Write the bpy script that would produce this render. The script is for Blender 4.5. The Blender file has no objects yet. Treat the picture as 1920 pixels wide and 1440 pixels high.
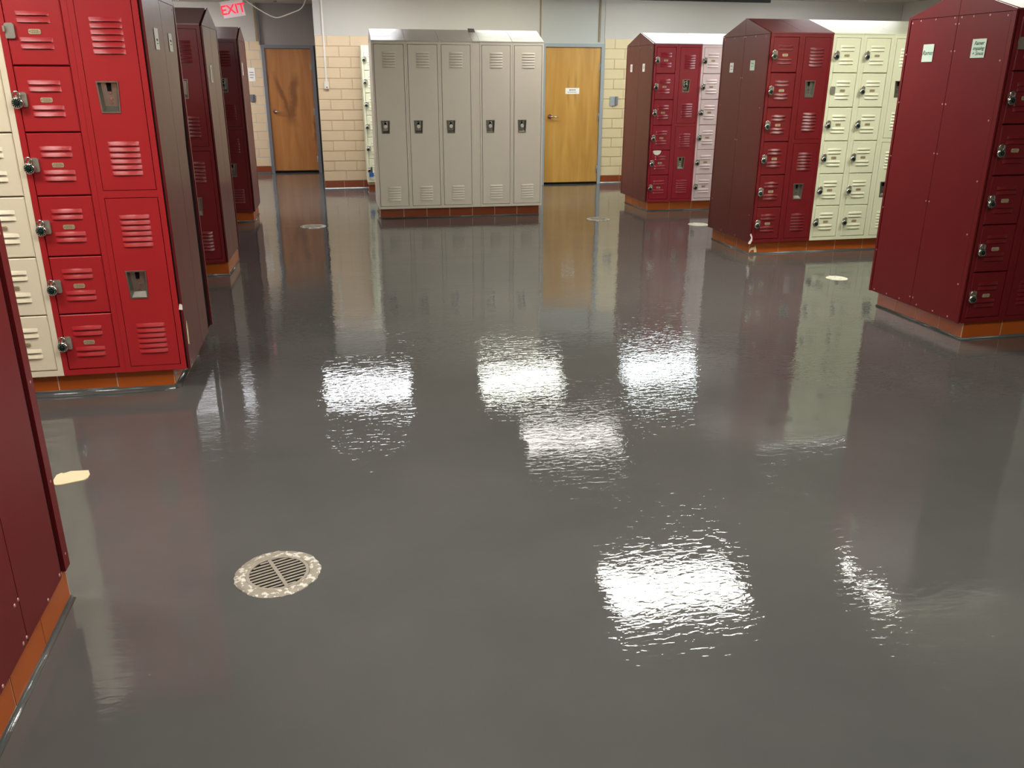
import bpy, bmesh, math, random
from mathutils import Vector, Matrix

random.seed(7)
SC = bpy.context.scene
COL = SC.collection
PI = math.pi

# ------------------------------------------------------------------ camera
def make_camera():
    f, pitch, roll, yaw, h = 1582.8, math.radians(20.0044), math.radians(0.1912), math.radians(11.7903), 1.5718
    cy, sy = math.cos(yaw), math.sin(yaw)
    fw, rt, up = Vector((sy, cy, 0)), Vector((cy, -sy, 0)), Vector((0, 0, 1))
    c, s = math.cos(pitch), math.sin(pitch)
    f2, u2 = c * fw - s * up, s * fw + c * up
    c, s = math.cos(roll), math.sin(roll)
    r3, u3 = c * rt + s * u2, -s * rt + c * u2
    cam = bpy.data.cameras.new('camera')
    cam.sensor_width = 36.0
    cam.lens = f / 1920 * 36.0
    cam.clip_start = 0.02
    o = bpy.data.objects.new('camera', cam)
    COL.objects.link(o)
    m = Matrix((r3, u3, -f2)).transposed().to_4x4()
    m.translation = (0, 0, h)
    o.matrix_world = m
    SC.camera = o
make_camera()

# ------------------------------------------------------------------ world, exposure
w = bpy.data.worlds.new('world'); SC.world = w
w.use_nodes = True
w.node_tree.nodes['Background'].inputs[0].default_value = (0.05, 0.05, 0.05, 1)
w.node_tree.nodes['Background'].inputs[1].default_value = 0.2
SC.view_settings.view_transform = 'Standard'
SC.view_settings.look = 'None'
SC.view_settings.gamma = 1.0
SC.view_settings.use_curve_mapping = False
SC.view_settings.exposure = 0.45
SC.cycles.max_bounces = 8

ZC = 2.68                                     # ceiling height
# ceiling lamps: x, y, colour, strength, label
LAMPS = [
    (0.30, 11.50, (0.93, 0.95, 1.00), 15, 'bluish white ceiling light panel before the far door on the left'),
    (2.53, 11.50, (0.97, 1.00, 0.88), 11, 'greenish white ceiling light panel behind the grey lockers'),
    (4.72, 11.50, (0.88, 0.98, 1.00), 13, 'cool cyan white ceiling light panel behind the farthest locker bank on the right'),
    (-1.90, 11.50, (0.95, 0.97, 1.00), 12, 'ceiling light panel above the aisle behind the third locker bank on the left'),
    (2.68, 9.30, (1.00, 0.96, 0.90), 5.0, 'dim warm ceiling light panel in front of the grey lockers'),
    (2.68, 5.95, (1.00, 1.00, 0.91), 24, 'brightest ceiling light panel over the middle of the open floor'),
    (-2.00, 6.15, (1.00, 0.96, 0.92), 4, 'dim ceiling light panel behind the large locker bank on the left'),
    (4.92, 5.72, (1.00, 1.00, 0.90), 14, 'ceiling light panel behind the nearest locker bank on the right'),
    (0.25, 2.30, (1.00, 0.96, 0.90), 22, 'warm ceiling light panel over the camera end of the open floor'),
    (-2.10, 3.20, (1.00, 0.96, 0.90), 16, 'ceiling light panel above the aisle before the cream and red locker bank'),
    (2.90, 1.90, (1.00, 1.00, 0.90), 14, 'ceiling light panel on the near right, in front of the nearest right bank'),
    (0.25, -1.00, (1.00, 0.97, 0.92), 12, 'ceiling light panel behind the camera'),
    (-2.60, 13.90, (1.00, 0.95, 0.94), 26, 'ceiling light panel in the far left recess behind the lockers'),
    (5.55, 9.05, (0.98, 0.98, 1.00), 8.5, 'added ceiling fill light between the middle and the farthest right bank'),  # added to brighten the farthest right bank, set where its reflection stays hidden
    (6.93, 11.50, (0.95, 0.98, 1.00), 11, 'added ceiling fill light in the far right corner of the back wall'),  # added unseen to brighten the right part of the back wall
    (7.00, 8.70, (1.00, 1.00, 0.92), 8, 'ceiling light panel at the far right, between the right hand banks'),
]

# ------------------------------------------------------------------ materials
def new_mat(name):
    m = bpy.data.materials.new(name); m.use_nodes = True
    nt = m.node_tree
    return m, nt, nt.nodes['Principled BSDF']

def N(nt, t, **kw):
    n = nt.nodes.new(t)
    for k, v in kw.items():
        if k.startswith('i_'):
            key = k[2:]
            n.inputs[int(key) if key.isdigit() else key.replace('_', ' ')].default_value = v
        else:
            setattr(n, k, v)
    return n

def coords(nt, kind='Object', scale=(1, 1, 1)):
    tc = N(nt, 'ShaderNodeTexCoord'); mp = N(nt, 'ShaderNodeMapping')
    mp.inputs['Scale'].default_value = scale
    nt.links.new(tc.outputs[kind], mp.inputs['Vector'])
    return mp.outputs['Vector']

def world_coords(nt, scale=(1, 1, 1)):
    g = N(nt, 'ShaderNodeNewGeometry'); mp = N(nt, 'ShaderNodeMapping')
    mp.inputs['Scale'].default_value = scale
    nt.links.new(g.outputs['Position'], mp.inputs['Vector'])
    return mp.outputs['Vector']

def srgb(r, g, b):
    f = lambda c: (c / 255 / 12.92) if c / 255 <= 0.04045 else ((c / 255 + 0.055) / 1.055) ** 2.4
    return (f(r), f(g), f(b), 1.0)

def paint(name, col, rough=0.35, var=0.10, spots=None, orange=0.12, coat=0.0, metal=0.0, scale=6.0, spec=0.5):
    """enamelled sheet metal: slight mottling, orange peel relief, optional specks of wear"""
    m, nt, b = new_mat(name)
    v = world_coords(nt)
    n1 = N(nt, 'ShaderNodeTexNoise', i_Scale=scale, i_Detail=4.0)
    nt.links.new(v, n1.inputs['Vector'])
    mix = N(nt, 'ShaderNodeMix', data_type='RGBA')
    mix.inputs[6].default_value = tuple(c * (1 - var) for c in col[:3]) + (1,)
    mix.inputs[7].default_value = tuple(min(1, c * (1 + var)) for c in col[:3]) + (1,)
    nt.links.new(n1.outputs['Fac'], mix.inputs[0])
    out = mix.outputs[2]
    if spots:
        n2 = N(nt, 'ShaderNodeTexNoise', i_Scale=spots[1], i_Detail=3.0)
        nt.links.new(v, n2.inputs['Vector'])
        r = N(nt, 'ShaderNodeValToRGB')
        r.color_ramp.elements[0].position = spots[2]; r.color_ramp.elements[1].position = spots[2] + 0.03
        nt.links.new(n2.outputs['Fac'], r.inputs['Fac'])
        mx = N(nt, 'ShaderNodeMix', data_type='RGBA')
        nt.links.new(r.outputs['Color'], mx.inputs[0]); nt.links.new(out, mx.inputs[6])
        mx.inputs[7].default_value = spots[0]
        out = mx.outputs[2]
    nt.links.new(out, b.inputs['Base Color'])
    b.inputs['Roughness'].default_value = rough
    b.inputs['Metallic'].default_value = metal
    b.inputs['Specular IOR Level'].default_value = spec
    b.inputs['Coat Weight'].default_value = coat
    if orange:
        n3 = N(nt, 'ShaderNodeTexNoise', i_Scale=120.0, i_Detail=2.0)
        n4 = N(nt, 'ShaderNodeTexNoise', i_Scale=5.0, i_Detail=1.0)
        nt.links.new(v, n3.inputs['Vector']); nt.links.new(v, n4.inputs['Vector'])
        ad = N(nt, 'ShaderNodeMath', operation='MULTIPLY_ADD'); ad.inputs[1].default_value = 12.0
        nt.links.new(n4.outputs['Fac'], ad.inputs[0]); nt.links.new(n3.outputs['Fac'], ad.inputs[2])
        bp = N(nt, 'ShaderNodeBump', i_Strength=orange, i_Distance=0.001)
        nt.links.new(ad.outputs[0], bp.inputs['Height'])
        nt.links.new(bp.outputs['Normal'], b.inputs['Normal'])
    return m

def plain(name, col, rough=0.5, metal=0.0, spec=0.5):
    m, nt, b = new_mat(name)
    n1 = N(nt, 'ShaderNodeTexNoise', i_Scale=40.0, i_Detail=2.0)
    nt.links.new(coords(nt), n1.inputs['Vector'])
    mix = N(nt, 'ShaderNodeMix', data_type='RGBA')
    mix.inputs[6].default_value = tuple(c * .93 for c in col[:3]) + (1,)
    mix.inputs[7].default_value = tuple(min(1, c * 1.05) for c in col[:3]) + (1,)
    nt.links.new(n1.outputs['Fac'], mix.inputs[0])
    nt.links.new(mix.outputs[2], b.inputs['Base Color'])
    b.inputs['Roughness'].default_value = rough; b.inputs['Metallic'].default_value = metal
    b.inputs['Specular IOR Level'].default_value = spec
    return m

def emitter(name, col, strength):
    m, nt, b = new_mat(name)
    b.inputs['Base Color'].default_value = (0.8, 0.8, 0.8, 1) if strength > 2 else (0.5, 0.02, 0.03, 1)
    b.inputs['Emission Color'].default_value = tuple(col[:3]) + (1,)
    b.inputs['Emission Strength'].default_value = strength
    return m

FLOOR_WAVE = 0.0006
FLOOR_SWELL, FLOOR_RIPPLE, FLOOR_DIMPLE = 0.0019, 0.00095, 0.00001
def floor_mat():
    m, nt, b = new_mat('floor_grey_epoxy')
    v = world_coords(nt)
    n1 = N(nt, 'ShaderNodeTexNoise', i_Scale=0.9, i_Detail=5.0, i_Roughness=0.55)
    nt.links.new(v, n1.inputs['Vector'])
    r = N(nt, 'ShaderNodeValToRGB')
    r.color_ramp.elements[0].position = 0.35; r.color_ramp.elements[0].color = srgb(82, 82, 80)
    r.color_ramp.elements[1].position = 0.68; r.color_ramp.elements[1].color = srgb(93, 92, 89)
    nt.links.new(n1.outputs['Fac'], r.inputs['Fac'])
    nt.links.new(r.outputs['Color'], b.inputs['Base Color'])
    b.inputs['Roughness'].default_value = 0.5
    b.inputs['Specular IOR Level'].default_value = 0.0
    b.inputs['Coat Weight'].default_value = 1.0
    b.inputs['Coat IOR'].default_value = 1.5
    b.inputs['Coat Roughness'].default_value = 0.012
    # pooled film: long swells, short ripples stretched along x, and fine dimples whose strength varies over the floor
    s1 = N(nt, 'ShaderNodeTexNoise', i_Scale=2.2, i_Detail=1.0)
    nt.links.new(v, s1.inputs['Vector'])
    v2 = world_coords(nt, (18, 42, 1))
    s2 = N(nt, 'ShaderNodeTexNoise', i_Scale=1.0, i_Detail=2.0, i_Roughness=0.5, i_Distortion=0.9)
    nt.links.new(v2, s2.inputs['Vector'])
    s3 = N(nt, 'ShaderNodeTexNoise', i_Scale=75.0, i_Detail=1.0)
    nt.links.new(v, s3.inputs['Vector'])
    s4 = N(nt, 'ShaderNodeTexNoise', i_Scale=1.0, i_Detail=1.5)
    nt.links.new(world_coords(nt, (5.0, 8.0, 1)), s4.inputs['Vector'])
    amp = N(nt, 'ShaderNodeTexNoise', i_Scale=1.1, i_Detail=2.0)
    nt.links.new(v, amp.inputs['Vector'])
    ar = N(nt, 'ShaderNodeMapRange')
    ar.inputs[1].default_value = 0.36; ar.inputs[2].default_value = 0.68; ar.inputs[3].default_value = 0.30; ar.inputs[4].default_value = 1.0
    nt.links.new(amp.outputs['Fac'], ar.inputs[0])
    def mul(a, k):
        n = N(nt, 'ShaderNodeMath', operation='MULTIPLY'); nt.links.new(a, n.inputs[0])
        if isinstance(k, float): n.inputs[1].default_value = k
        else: nt.links.new(k, n.inputs[1])
        return n.outputs[0]
    def add(a, c):
        n = N(nt, 'ShaderNodeMath', operation='ADD'); nt.links.new(a, n.inputs[0]); nt.links.new(c, n.inputs[1]); return n.outputs[0]
    h = add(add(mul(s1.outputs['Fac'], FLOOR_SWELL), mul(s4.outputs['Fac'], FLOOR_WAVE)), mul(add(mul(s2.outputs['Fac'], FLOOR_RIPPLE), mul(s3.outputs['Fac'], FLOOR_DIMPLE)), ar.outputs[0]))
    bp = N(nt, 'ShaderNodeBump', i_Strength=1.0, i_Distance=1.0)
    nt.links.new(h, bp.inputs['Height'])
    nt.links.new(bp.outputs['Normal'], b.inputs['Coat Normal'])
    return m


def wood_mat(name, c1, c2, stain=None):
    """flat cut veneer; stain(nt, x, z) -> factor socket for old water marks"""
    m, nt, b = new_mat(name)
    tc = N(nt, 'ShaderNodeTexCoord')
    mp = N(nt, 'ShaderNodeMapping'); mp.inputs['Scale'].default_value = (7, 7, 0.7)
    nt.links.new(tc.outputs['Object'], mp.inputs['Vector'])
    n = N(nt, 'ShaderNodeTexNoise', i_Scale=1.4, i_Detail=6.0, i_Distortion=0.8)
    nt.links.new(mp.outputs['Vector'], n.inputs['Vector'])
    r = N(nt, 'ShaderNodeValToRGB')
    r.color_ramp.elements[0].position = 0.3; r.color_ramp.elements[0].color = c1
    r.color_ramp.elements[1].position = 0.7; r.color_ramp.elements[1].color = c2
    nt.links.new(n.outputs['Fac'], r.inputs['Fac'])
    out = r.outputs['Color']
    if stain:
        sep = N(nt, 'ShaderNodeSeparateXYZ'); nt.links.new(tc.outputs['Object'], sep.inputs[0])
        n2 = N(nt, 'ShaderNodeTexNoise', i_Scale=4.0, i_Detail=3.0)
        nt.links.new(tc.outputs['Object'], n2.inputs['Vector'])
        fac = stain(nt, sep.outputs['X'], sep.outputs['Z'], n2.outputs['Fac'])
        mx = N(nt, 'ShaderNodeMix', data_type='RGBA'); nt.links.new(fac, mx.inputs[0]); nt.links.new(out, mx.inputs[6])
        mx.inputs[7].default_value = tuple(c * 0.52 for c in c1[:3]) + (1,)
        out = mx.outputs[2]
    nt.links.new(out, b.inputs['Base Color'])
    b.inputs['Roughness'].default_value = 0.38
    return m

def _m(nt, op, a, c=None, d=None):
    n = N(nt, 'ShaderNodeMath', operation=op)
    for i, x in enumerate((a, c, d)):
        if x is None: continue
        if isinstance(x, (int, float)): n.inputs[i].default_value = x
        else: nt.links.new(x, n.inputs[i])
    return n.outputs[0]

def _band(nt, dist, wd):                       # 1 inside |dist|<wd, soft edge
    return _m(nt, 'SMOOTH_MIN', 1.0, _m(nt, 'MAXIMUM', _m(nt, 'SUBTRACT', 1.35, _m(nt, 'DIVIDE', _m(nt, 'ABSOLUTE', dist), wd)), 0.0), 0.2)

def _fade(nt, z, a, b):                        # 1 between heights a and b, fading at both ends
    lo = _m(nt, 'MINIMUM', _m(nt, 'MAXIMUM', _m(nt, 'MULTIPLY', _m(nt, 'SUBTRACT', z, a), 5.0), 0.0), 1.0)
    hi = _m(nt, 'MINIMUM', _m(nt, 'MAXIMUM', _m(nt, 'MULTIPLY', _m(nt, 'SUBTRACT', b, z), 5.0), 0.0), 1.0)
    return _m(nt, 'MULTIPLY', lo, hi)

def stain_v(nt, x, z, n):                      # two drip marks that run together, leaf origin bottom left
    wob = _m(nt, 'MULTIPLY', _m(nt, 'SUBTRACT', n, 0.5), 0.22)
    zz = _m(nt, 'SUBTRACT', z, 0.93)
    l = _m(nt, 'SUBTRACT', _m(nt, 'SUBTRACT', x, 0.33), _m(nt, 'MULTIPLY', zz, -0.33))
    r = _m(nt, 'SUBTRACT', _m(nt, 'SUBTRACT', x, 0.35), _m(nt, 'MULTIPLY', zz, 0.17))
    b1 = _band(nt, _m(nt, 'ADD', l, wob), 0.050); b2 = _band(nt, _m(nt, 'ADD', r, wob), 0.060)
    lim = _fade(nt, z, 0.74, 1.66)
    s = _m(nt, 'MULTIPLY', _m(nt, 'MAXIMUM', b1, b2), lim)
    e = _band(nt, _m(nt, 'SUBTRACT', x, _m(nt, 'ADD', 0.735, wob)), 0.05)
    e = _m(nt, 'MULTIPLY', e, _fade(nt, z, .44, .98))
    return _m(nt, 'MULTIPLY', _m(nt, 'MAXIMUM', s, e), 0.85)

def stain_two(nt, x, z, n):                    # two upright streaks about the sign, dark edge at the hinge side
    wob = _m(nt, 'MULTIPLY', _m(nt, 'SUBTRACT', n, 0.5), 0.05)
    b1 = _band(nt, _m(nt, 'ADD', _m(nt, 'SUBTRACT', x, 0.365), wob), 0.018)
    b2 = _band(nt, _m(nt, 'ADD', _m(nt, 'SUBTRACT', x, 0.475), wob), 0.024)
    lim = _fade(nt, z, 1.08, 1.72)
    s = _m(nt, 'MULTIPLY', _m(nt, 'MAXIMUM', b1, b2), lim)
    e = _band(nt, _m(nt, 'SUBTRACT', x, _m(nt, 'ADD', 0.845, wob)), 0.022)
    e = _m(nt, 'MULTIPLY', e, _fade(nt, z, .9, 1.8))
    return _m(nt, 'MULTIPLY', _m(nt, 'MAXIMUM', s, e), 0.45)

M = {}
RED = srgb(170, 33, 38)
M['red'] = paint('red_enamel', RED, 0.36, 0.07)
M['red_far'] = paint('red_enamel_magenta_cast', srgb(150, 26, 46), 0.30, 0.07)  # red enamel with the far lamps' magenta cast put into the colour
M['maroon'] = paint('red_enamel_dim_light', srgb(110, 20, 26), 0.32, 0.12)  # red enamel, colour darkened for the weaker light on these fronts
M['panel'] = paint('end_panel_enamel', srgb(94, 24, 28), 0.29, 0.10, (srgb(150, 100, 92), 9.0, 0.74), 0.16)
M['panel_red'] = paint('right_panel_enamel', srgb(104, 22, 25), 0.42, 0.08, (srgb(140, 60, 58), 14.0, 0.78), 0.14, 0.0, 0.0, 6.0, 0.22)
M['hood_red_sheen'] = paint('red_hood_painted_sheen', srgb(142, 112, 110), 0.42, 0.10, None, 0.2, 0.0, 0.0, 6.0, 0.45)  # red hoods with the reflected pale wall and ceiling mixed into the colour
M['hood_red'] = paint('hood_enamel', srgb(112, 52, 52), 0.50, 0.10, None, 0.12, 0.0, 0.0, 6.0, 0.30)
M['cream'] = paint('cream_enamel', srgb(232, 220, 192), 0.33, 0.03)
M['cream_green_cast'] = paint('cream_enamel_green_cast', srgb(222, 223, 192), 0.33, 0.03)  # cream enamel with the lamps' greenish cast put into the colour
M['pink_cream'] = paint('pinkish_cream_enamel', srgb(230, 208, 208), 0.33, 0.03)
M['grey'] = paint('grey_enamel', srgb(222, 213, 196), 0.40, 0.03)
M['hood_grey'] = paint('bare_sheet_metal', srgb(186, 180, 170), 0.38, 0.10, None, 0.5, 0.0, 0.0, 6.0, 0.45)
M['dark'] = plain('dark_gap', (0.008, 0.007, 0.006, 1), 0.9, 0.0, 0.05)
M['steel'] = plain('cup_steel', srgb(152, 148, 138), 0.30, 0.85)
M['chrome'] = plain('chrome', srgb(215, 212, 205), 0.14, 1.0)
M['hasp'] = plain('hasp_zinc', srgb(165, 160, 148), 0.4, 0.6)
M['dial'] = plain('black_dial', srgb(16, 34, 28), 0.25)
M['tick'] = plain('dial_ticks', srgb(200, 210, 200), 0.4)
M['white_dial'] = plain('silver_dial', srgb(225, 222, 212), 0.3, 0.3)
M['plate'] = plain('number_plate_metal', srgb(186, 166, 134), 0.45, 0.3)
M['plate_dark'] = plain('number_plate_relief', srgb(128, 112, 92), 0.5, 0.3)
M['screw'] = plain('screw_head', srgb(205, 160, 150), 0.3, 0.5)
M['tile'] = paint('orange_quarry_tile', srgb(176, 86, 28), 0.22, 0.10)
M['tile_brown'] = paint('brown_quarry_tile', srgb(136, 66, 36), 0.22, 0.10)
M['grout'] = plain('grout', srgb(206, 176, 140), 0.8)
M['cove'] = paint('cove_epoxy', srgb(82, 83, 81), 0.12, 0.05, None, 0.5)
M['block'] = paint('glazed_cream_block', srgb(218, 194, 160), 0.28, 0.06)
M['block_lit'] = paint('glazed_cream_block_lit', srgb(216, 200, 158), 0.28, 0.05)  # cream block again, lamplight on the right wall put into its colour
M['mortar'] = plain('mortar', srgb(204, 182, 148), 0.85)
M['wall'] = paint('wall_paint', srgb(196, 192, 184), 0.6, 0.02, None, 0.05)
M['wall_panel'] = paint('transom_paint', srgb(186, 188, 182), 0.6, 0.02, None, 0.05)
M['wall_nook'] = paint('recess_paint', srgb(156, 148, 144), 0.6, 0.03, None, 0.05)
M['ceiling'] = paint('ceiling_tile', srgb(196, 190, 180), 0.8, 0.03, None, 0.05)
M['trim_tan'] = plain('tan_joint', srgb(150, 132, 104), 0.7)
M['trim_dark'] = plain('dark_angle', srgb(38, 34, 28), 0.6)
M['frame_blue'] = paint('blue_grey_frame', srgb(150, 160, 164), 0.35, 0.04)
M['frame_grey'] = paint('dark_grey_frame', srgb(116, 116, 122), 0.35, 0.05)
M['wood_brown'] = wood_mat('brown_veneer', srgb(164, 104, 52), srgb(188, 128, 70), stain_v)
M['wood_gold'] = wood_mat('golden_veneer', srgb(178, 132, 58), srgb(200, 154, 78), stain_two)
M['paper'] = plain('white_paper', srgb(240, 238, 230), 0.7)
M['paper_tint'] = plain('mint_paper', srgb(196, 214, 198), 0.7)
M['ink'] = plain('green_black_ink', srgb(48, 74, 60), 0.7)
M['ink_grey'] = plain('grey_ink', srgb(120, 120, 124), 0.7)
M['white_plastic'] = plain('white_plastic', srgb(226, 220, 208), 0.45)
M['exit_red'] = emitter('exit_red', (1.0, 0.012, 0.05), 0.75)
M['exit_face'] = plain('exit_face', srgb(250, 226, 228), 0.5)
M['lamp_frame'] = paint('lamp_frame', srgb(220, 220, 215), 0.4, 0.02)
M['black'] = plain('black_plastic', (0.02, 0.02, 0.02, 1), 0.4)
M['blue'] = plain('blue_plastic', srgb(40, 90, 170), 0.4)
M['drain_iron'] = paint('drain_metal', srgb(160, 152, 138), 0.5, 0.12, None, 0.3, 0.0, 0.2, 30.0)
M['drain_rim'] = paint('worn_drain_rim', srgb(150, 142, 126), 0.55, 0.2, (srgb(212, 208, 196), 55.0, 0.53), 0.6, 0.0, 0.1, 60.0)
M['cover_white'] = paint('worn_white_cover', srgb(222, 218, 200), 0.45, 0.05, (srgb(150, 142, 122), 40.0, 0.62), 0.3)
M['chip'] = plain('bare_chip', srgb(232, 216, 176), 0.6)
M['chip_white'] = plain('white_chip', srgb(238, 226, 216), 0.6)
M['lens'] = None
M['floor'] = floor_mat()

# ------------------------------------------------------------------ mesh helpers
class MB:
    def __init__(s): s.v = []; s.f = []; s.m = []; s.sm = []
    def add(s, verts, faces, mi=0, smooth=False):
        o = len(s.v); s.v += [tuple(p) for p in verts]
        for fc in faces:
            s.f.append(tuple(i + o for i in fc)); s.m.append(mi); s.sm.append(smooth)
        return s
    def box(s, a, b, mi=0):
        x0, y0, z0 = a; x1, y1, z1 = b
        v = [(x0, y0, z0), (x1, y0, z0), (x1, y1, z0), (x0, y1, z0), (x0, y0, z1), (x1, y0, z1), (x1, y1, z1), (x0, y1, z1)]
        return s.add(v, [(0, 3, 2, 1), (4, 5, 6, 7), (0, 1, 5, 4), (1, 2, 6, 5), (2, 3, 7, 6), (3, 0, 4, 7)], mi)
    def prism(s, poly, d, ax=1, lo=0.0, mi=0, smooth=False):
        """polygon in two axes swept along axis ax from lo to lo+d"""
        def P(p, t):
            if ax == 1: return (p[0], t, p[1])
            if ax == 0: return (t, p[0], p[1])
            return (p[0], p[1], t)
        n = len(poly)
        v = [P(p, lo) for p in poly] + [P(p, lo + d) for p in poly]
        s.add(v, [tuple(range(n)), tuple(range(2 * n - 1, n - 1, -1))], mi)
        o = len(s.v) - 2 * n
        for i in range(n):
            j = (i + 1) % n
            s.f.append((o + i, o + n + i, o + n + j, o + j)); s.m.append(mi); s.sm.append(smooth)
        return s
    def cyl(s, c, r, d, ax=1, n=16, mi=0, r2=None, bev=0.0):
        """closed cylinder from centre c, along +axis by d, with an optional chamfer at both ends"""
        r2 = r if r2 is None else r2
        rings = [(r, 0), (r2, d)] if not bev else [(r - bev, 0), (r, bev), (r2, d - bev), (r2 - bev, d)]
        v = []
        for rr, t in rings:
            for k in range(n):
                a = 2 * PI * k / n; p, q = rr * math.cos(a), rr * math.sin(a)
                v.append({0: (c[0] + t, c[1] + p, c[2] + q), 1: (c[0] + p, c[1] + t, c[2] + q), 2: (c[0] + p, c[1] + q, c[2] + t)}[ax])
        o = len(s.v); s.v += v; R = len(rings)
        s.f.append(tuple(o + k for k in range(n))); s.m.append(mi); s.sm.append(False)
        s.f.append(tuple(o + (R - 1) * n + k for k in range(n - 1, -1, -1))); s.m.append(mi); s.sm.append(False)
        for i in range(R - 1):
            for k in range(n):
                j = (k + 1) % n
                s.f.append((o + i * n + k, o + i * n + j, o + (i + 1) * n + j, o + (i + 1) * n + k)); s.m.append(mi); s.sm.append(True)
        return s
    def tube(s, pts, r, n=8, mi=0):
        pts = [Vector(p) for p in pts]; o = len(s.v)
        for i, p in enumerate(pts):
            t = (pts[min(i + 1, len(pts) - 1)] - pts[max(i - 1, 0)]).normalized()
            a = Vector((0, 1, 0)) if abs(t.y) < 0.9 else Vector((1, 0, 0))
            u = t.cross(a).normalized(); w_ = t.cross(u)
            for k in range(n):
                an = 2 * PI * k / n; q = p + r * (math.cos(an) * u + math.sin(an) * w_); s.v.append(tuple(q))
        L = len(pts)
        for i in range(L - 1):
            for k in range(n):
                j = (k + 1) % n
                s.f.append((o + i * n + k, o + (i + 1) * n + k, o + (i + 1) * n + j, o + i * n + j)); s.m.append(mi); s.sm.append(True)
        s.f.append(tuple(o + k for k in range(n))); s.m.append(mi); s.sm.append(False)
        s.f.append(tuple(o + (L - 1) * n + k for k in range(n - 1, -1, -1))); s.m.append(mi); s.sm.append(False)
        return s
    def ring(s, c, r0, r1, z0, z1, n=48, mi=0):
        o = len(s.v)
        for r, z in ((r0, z0), (r0, z1), (r1, z1), (r1, z0)):
            for k in range(n):
                a = 2 * PI * k / n; s.v.append((c[0] + r * math.cos(a), c[1] + r * math.sin(a), z))
        for i in range(4):
            for k in range(n):
                j = (k + 1) % n; i2 = (i + 1) % 4
                s.f.append((o + i * n + k, o + i * n + j, o + i2 * n + j, o + i2 * n + k)); s.m.append(mi); s.sm.append(False)
        return s
    def mesh(s, name, *mats):
        me = bpy.data.meshes.new(name); me.from_pydata(s.v, [], s.f)
        for m in mats: me.materials.append(m)
        for p, mi, sm in zip(me.polygons, s.m, s.sm): p.material_index = mi; p.use_smooth = sm
        bm = bmesh.new(); bm.from_mesh(me); bmesh.ops.recalc_face_normals(bm, faces=bm.faces); bm.to_mesh(me); bm.free()
        me.update()
        return me

def obj(name, me, parent=None, loc=(0, 0, 0), rz=0.0, scale=None):
    o = bpy.data.objects.new(name, me); COL.objects.link(o)
    o.location = loc
    if rz: o.rotation_euler = (0, 0, rz)
    if scale: o.scale = scale
    if parent is not None: o.parent = parent
    return o

def thing(name, label, cat, loc=(0, 0, 0), rz=0.0, group=None):
    o = obj(name, None, None, loc, rz)
    o.empty_display_size = 0.1
    o['label'] = label; o['category'] = cat
    if group: o['group'] = group
    return o

def tag(o, label, cat, group=None):
    o['label'] = label; o['category'] = cat
    if group: o['group'] = group
    return o

def struct(name, me=None, loc=(0, 0, 0), rz=0.0):
    o = obj(name, me, None, loc, rz); o['kind'] = 'structure'
    return o

CACHE = {}
def cached(key, fn):
    if key not in CACHE: CACHE[key] = fn()
    return CACHE[key]

def text_mesh(s, size, shear=0.0, ext=0.0006, mat=None, bold=0.0, sp=1.0):
    cu = bpy.data.curves.new('lettering', 'FONT')
    cu.body = s; cu.size = size; cu.shear = shear; cu.extrude = ext; cu.align_x = 'CENTER'; cu.align_y = 'CENTER'; cu.offset = bold
    cu.space_line = 0.95; cu.space_character = sp; cu.resolution_u = 3
    tmp = bpy.data.objects.new('lettering', cu)
    me = bpy.data.meshes.new_from_object(tmp)
    bpy.data.objects.remove(tmp)
    me.materials.clear(); me.materials.append(mat)
    for p in me.polygons: p.material_index = 0
    return me

# ------------------------------------------------------------------ room shell
X0, X1, Y0, YB, YN = -6.5, 9.0, -3.5, 13.0, 15.45
XC = -0.115                                    # corner where the recess begins
m = MB().add([(X0, Y0, 0), (X1, Y0, 0), (X1, YN + .1, 0), (X0, YN + .1, 0)], [(0, 1, 2, 3)])
struct('floor', m.mesh('floor', M['floor']))
struct('ceiling', MB().box((X0, Y0, ZC), (X1, YN + .1, ZC + .1)).mesh('ceiling', M['ceiling']))
struct('wall_left', MB().box((X0 - .1, Y0, 0), (X0, YN, ZC)).mesh('wall_left', M['wall']))
struct('wall_right', MB().box((X1, Y0, 0), (X1 + .1, YB, ZC)).mesh('wall_right', M['wall']))
struct('wall_front', MB().box((X0, Y0 - .1, 0), (X1, Y0, ZC)).mesh('wall_front', M['wall']))

ZBT = 2.105                                    # top of the glazed blocks
D2A, D2B = 3.15, 4.105                         # outer edges of the frame of the right door
D1A, D1B = -1.008, -0.165
# back wall: painted upper part and mortar bed behind the blocks
wb = MB().box((XC, YB + .004, 2.035), (D2A, YB + .12, ZC)).box((D2B, YB + .004, 2.035), (X1, YB + .12, ZC))
wb.box((XC, YB + .004, 0), (D2A, YB + .12, 2.035), 1).box((D2B, YB + .004, 0), (X1, YB + .12, 2.035), 1)
wb.box((XC, YB + .12, 0), (XC + .1, YN, ZC), 0)
wall_back = struct('wall_back', wb.mesh('wall_back', M['wall'], M['mortar']))
obj('transom_panel', MB().box((D2A, YB + .012, 2.035), (D2B, YB + .1, ZC)).mesh('transom_panel', M['wall_panel']), wall_back)
# recess wall with the left door
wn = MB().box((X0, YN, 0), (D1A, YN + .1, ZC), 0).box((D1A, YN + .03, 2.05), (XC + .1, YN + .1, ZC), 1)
wall_recess = struct('wall_recess', wn.mesh('wall_recess', M['wall'], M['wall_nook']))

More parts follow.
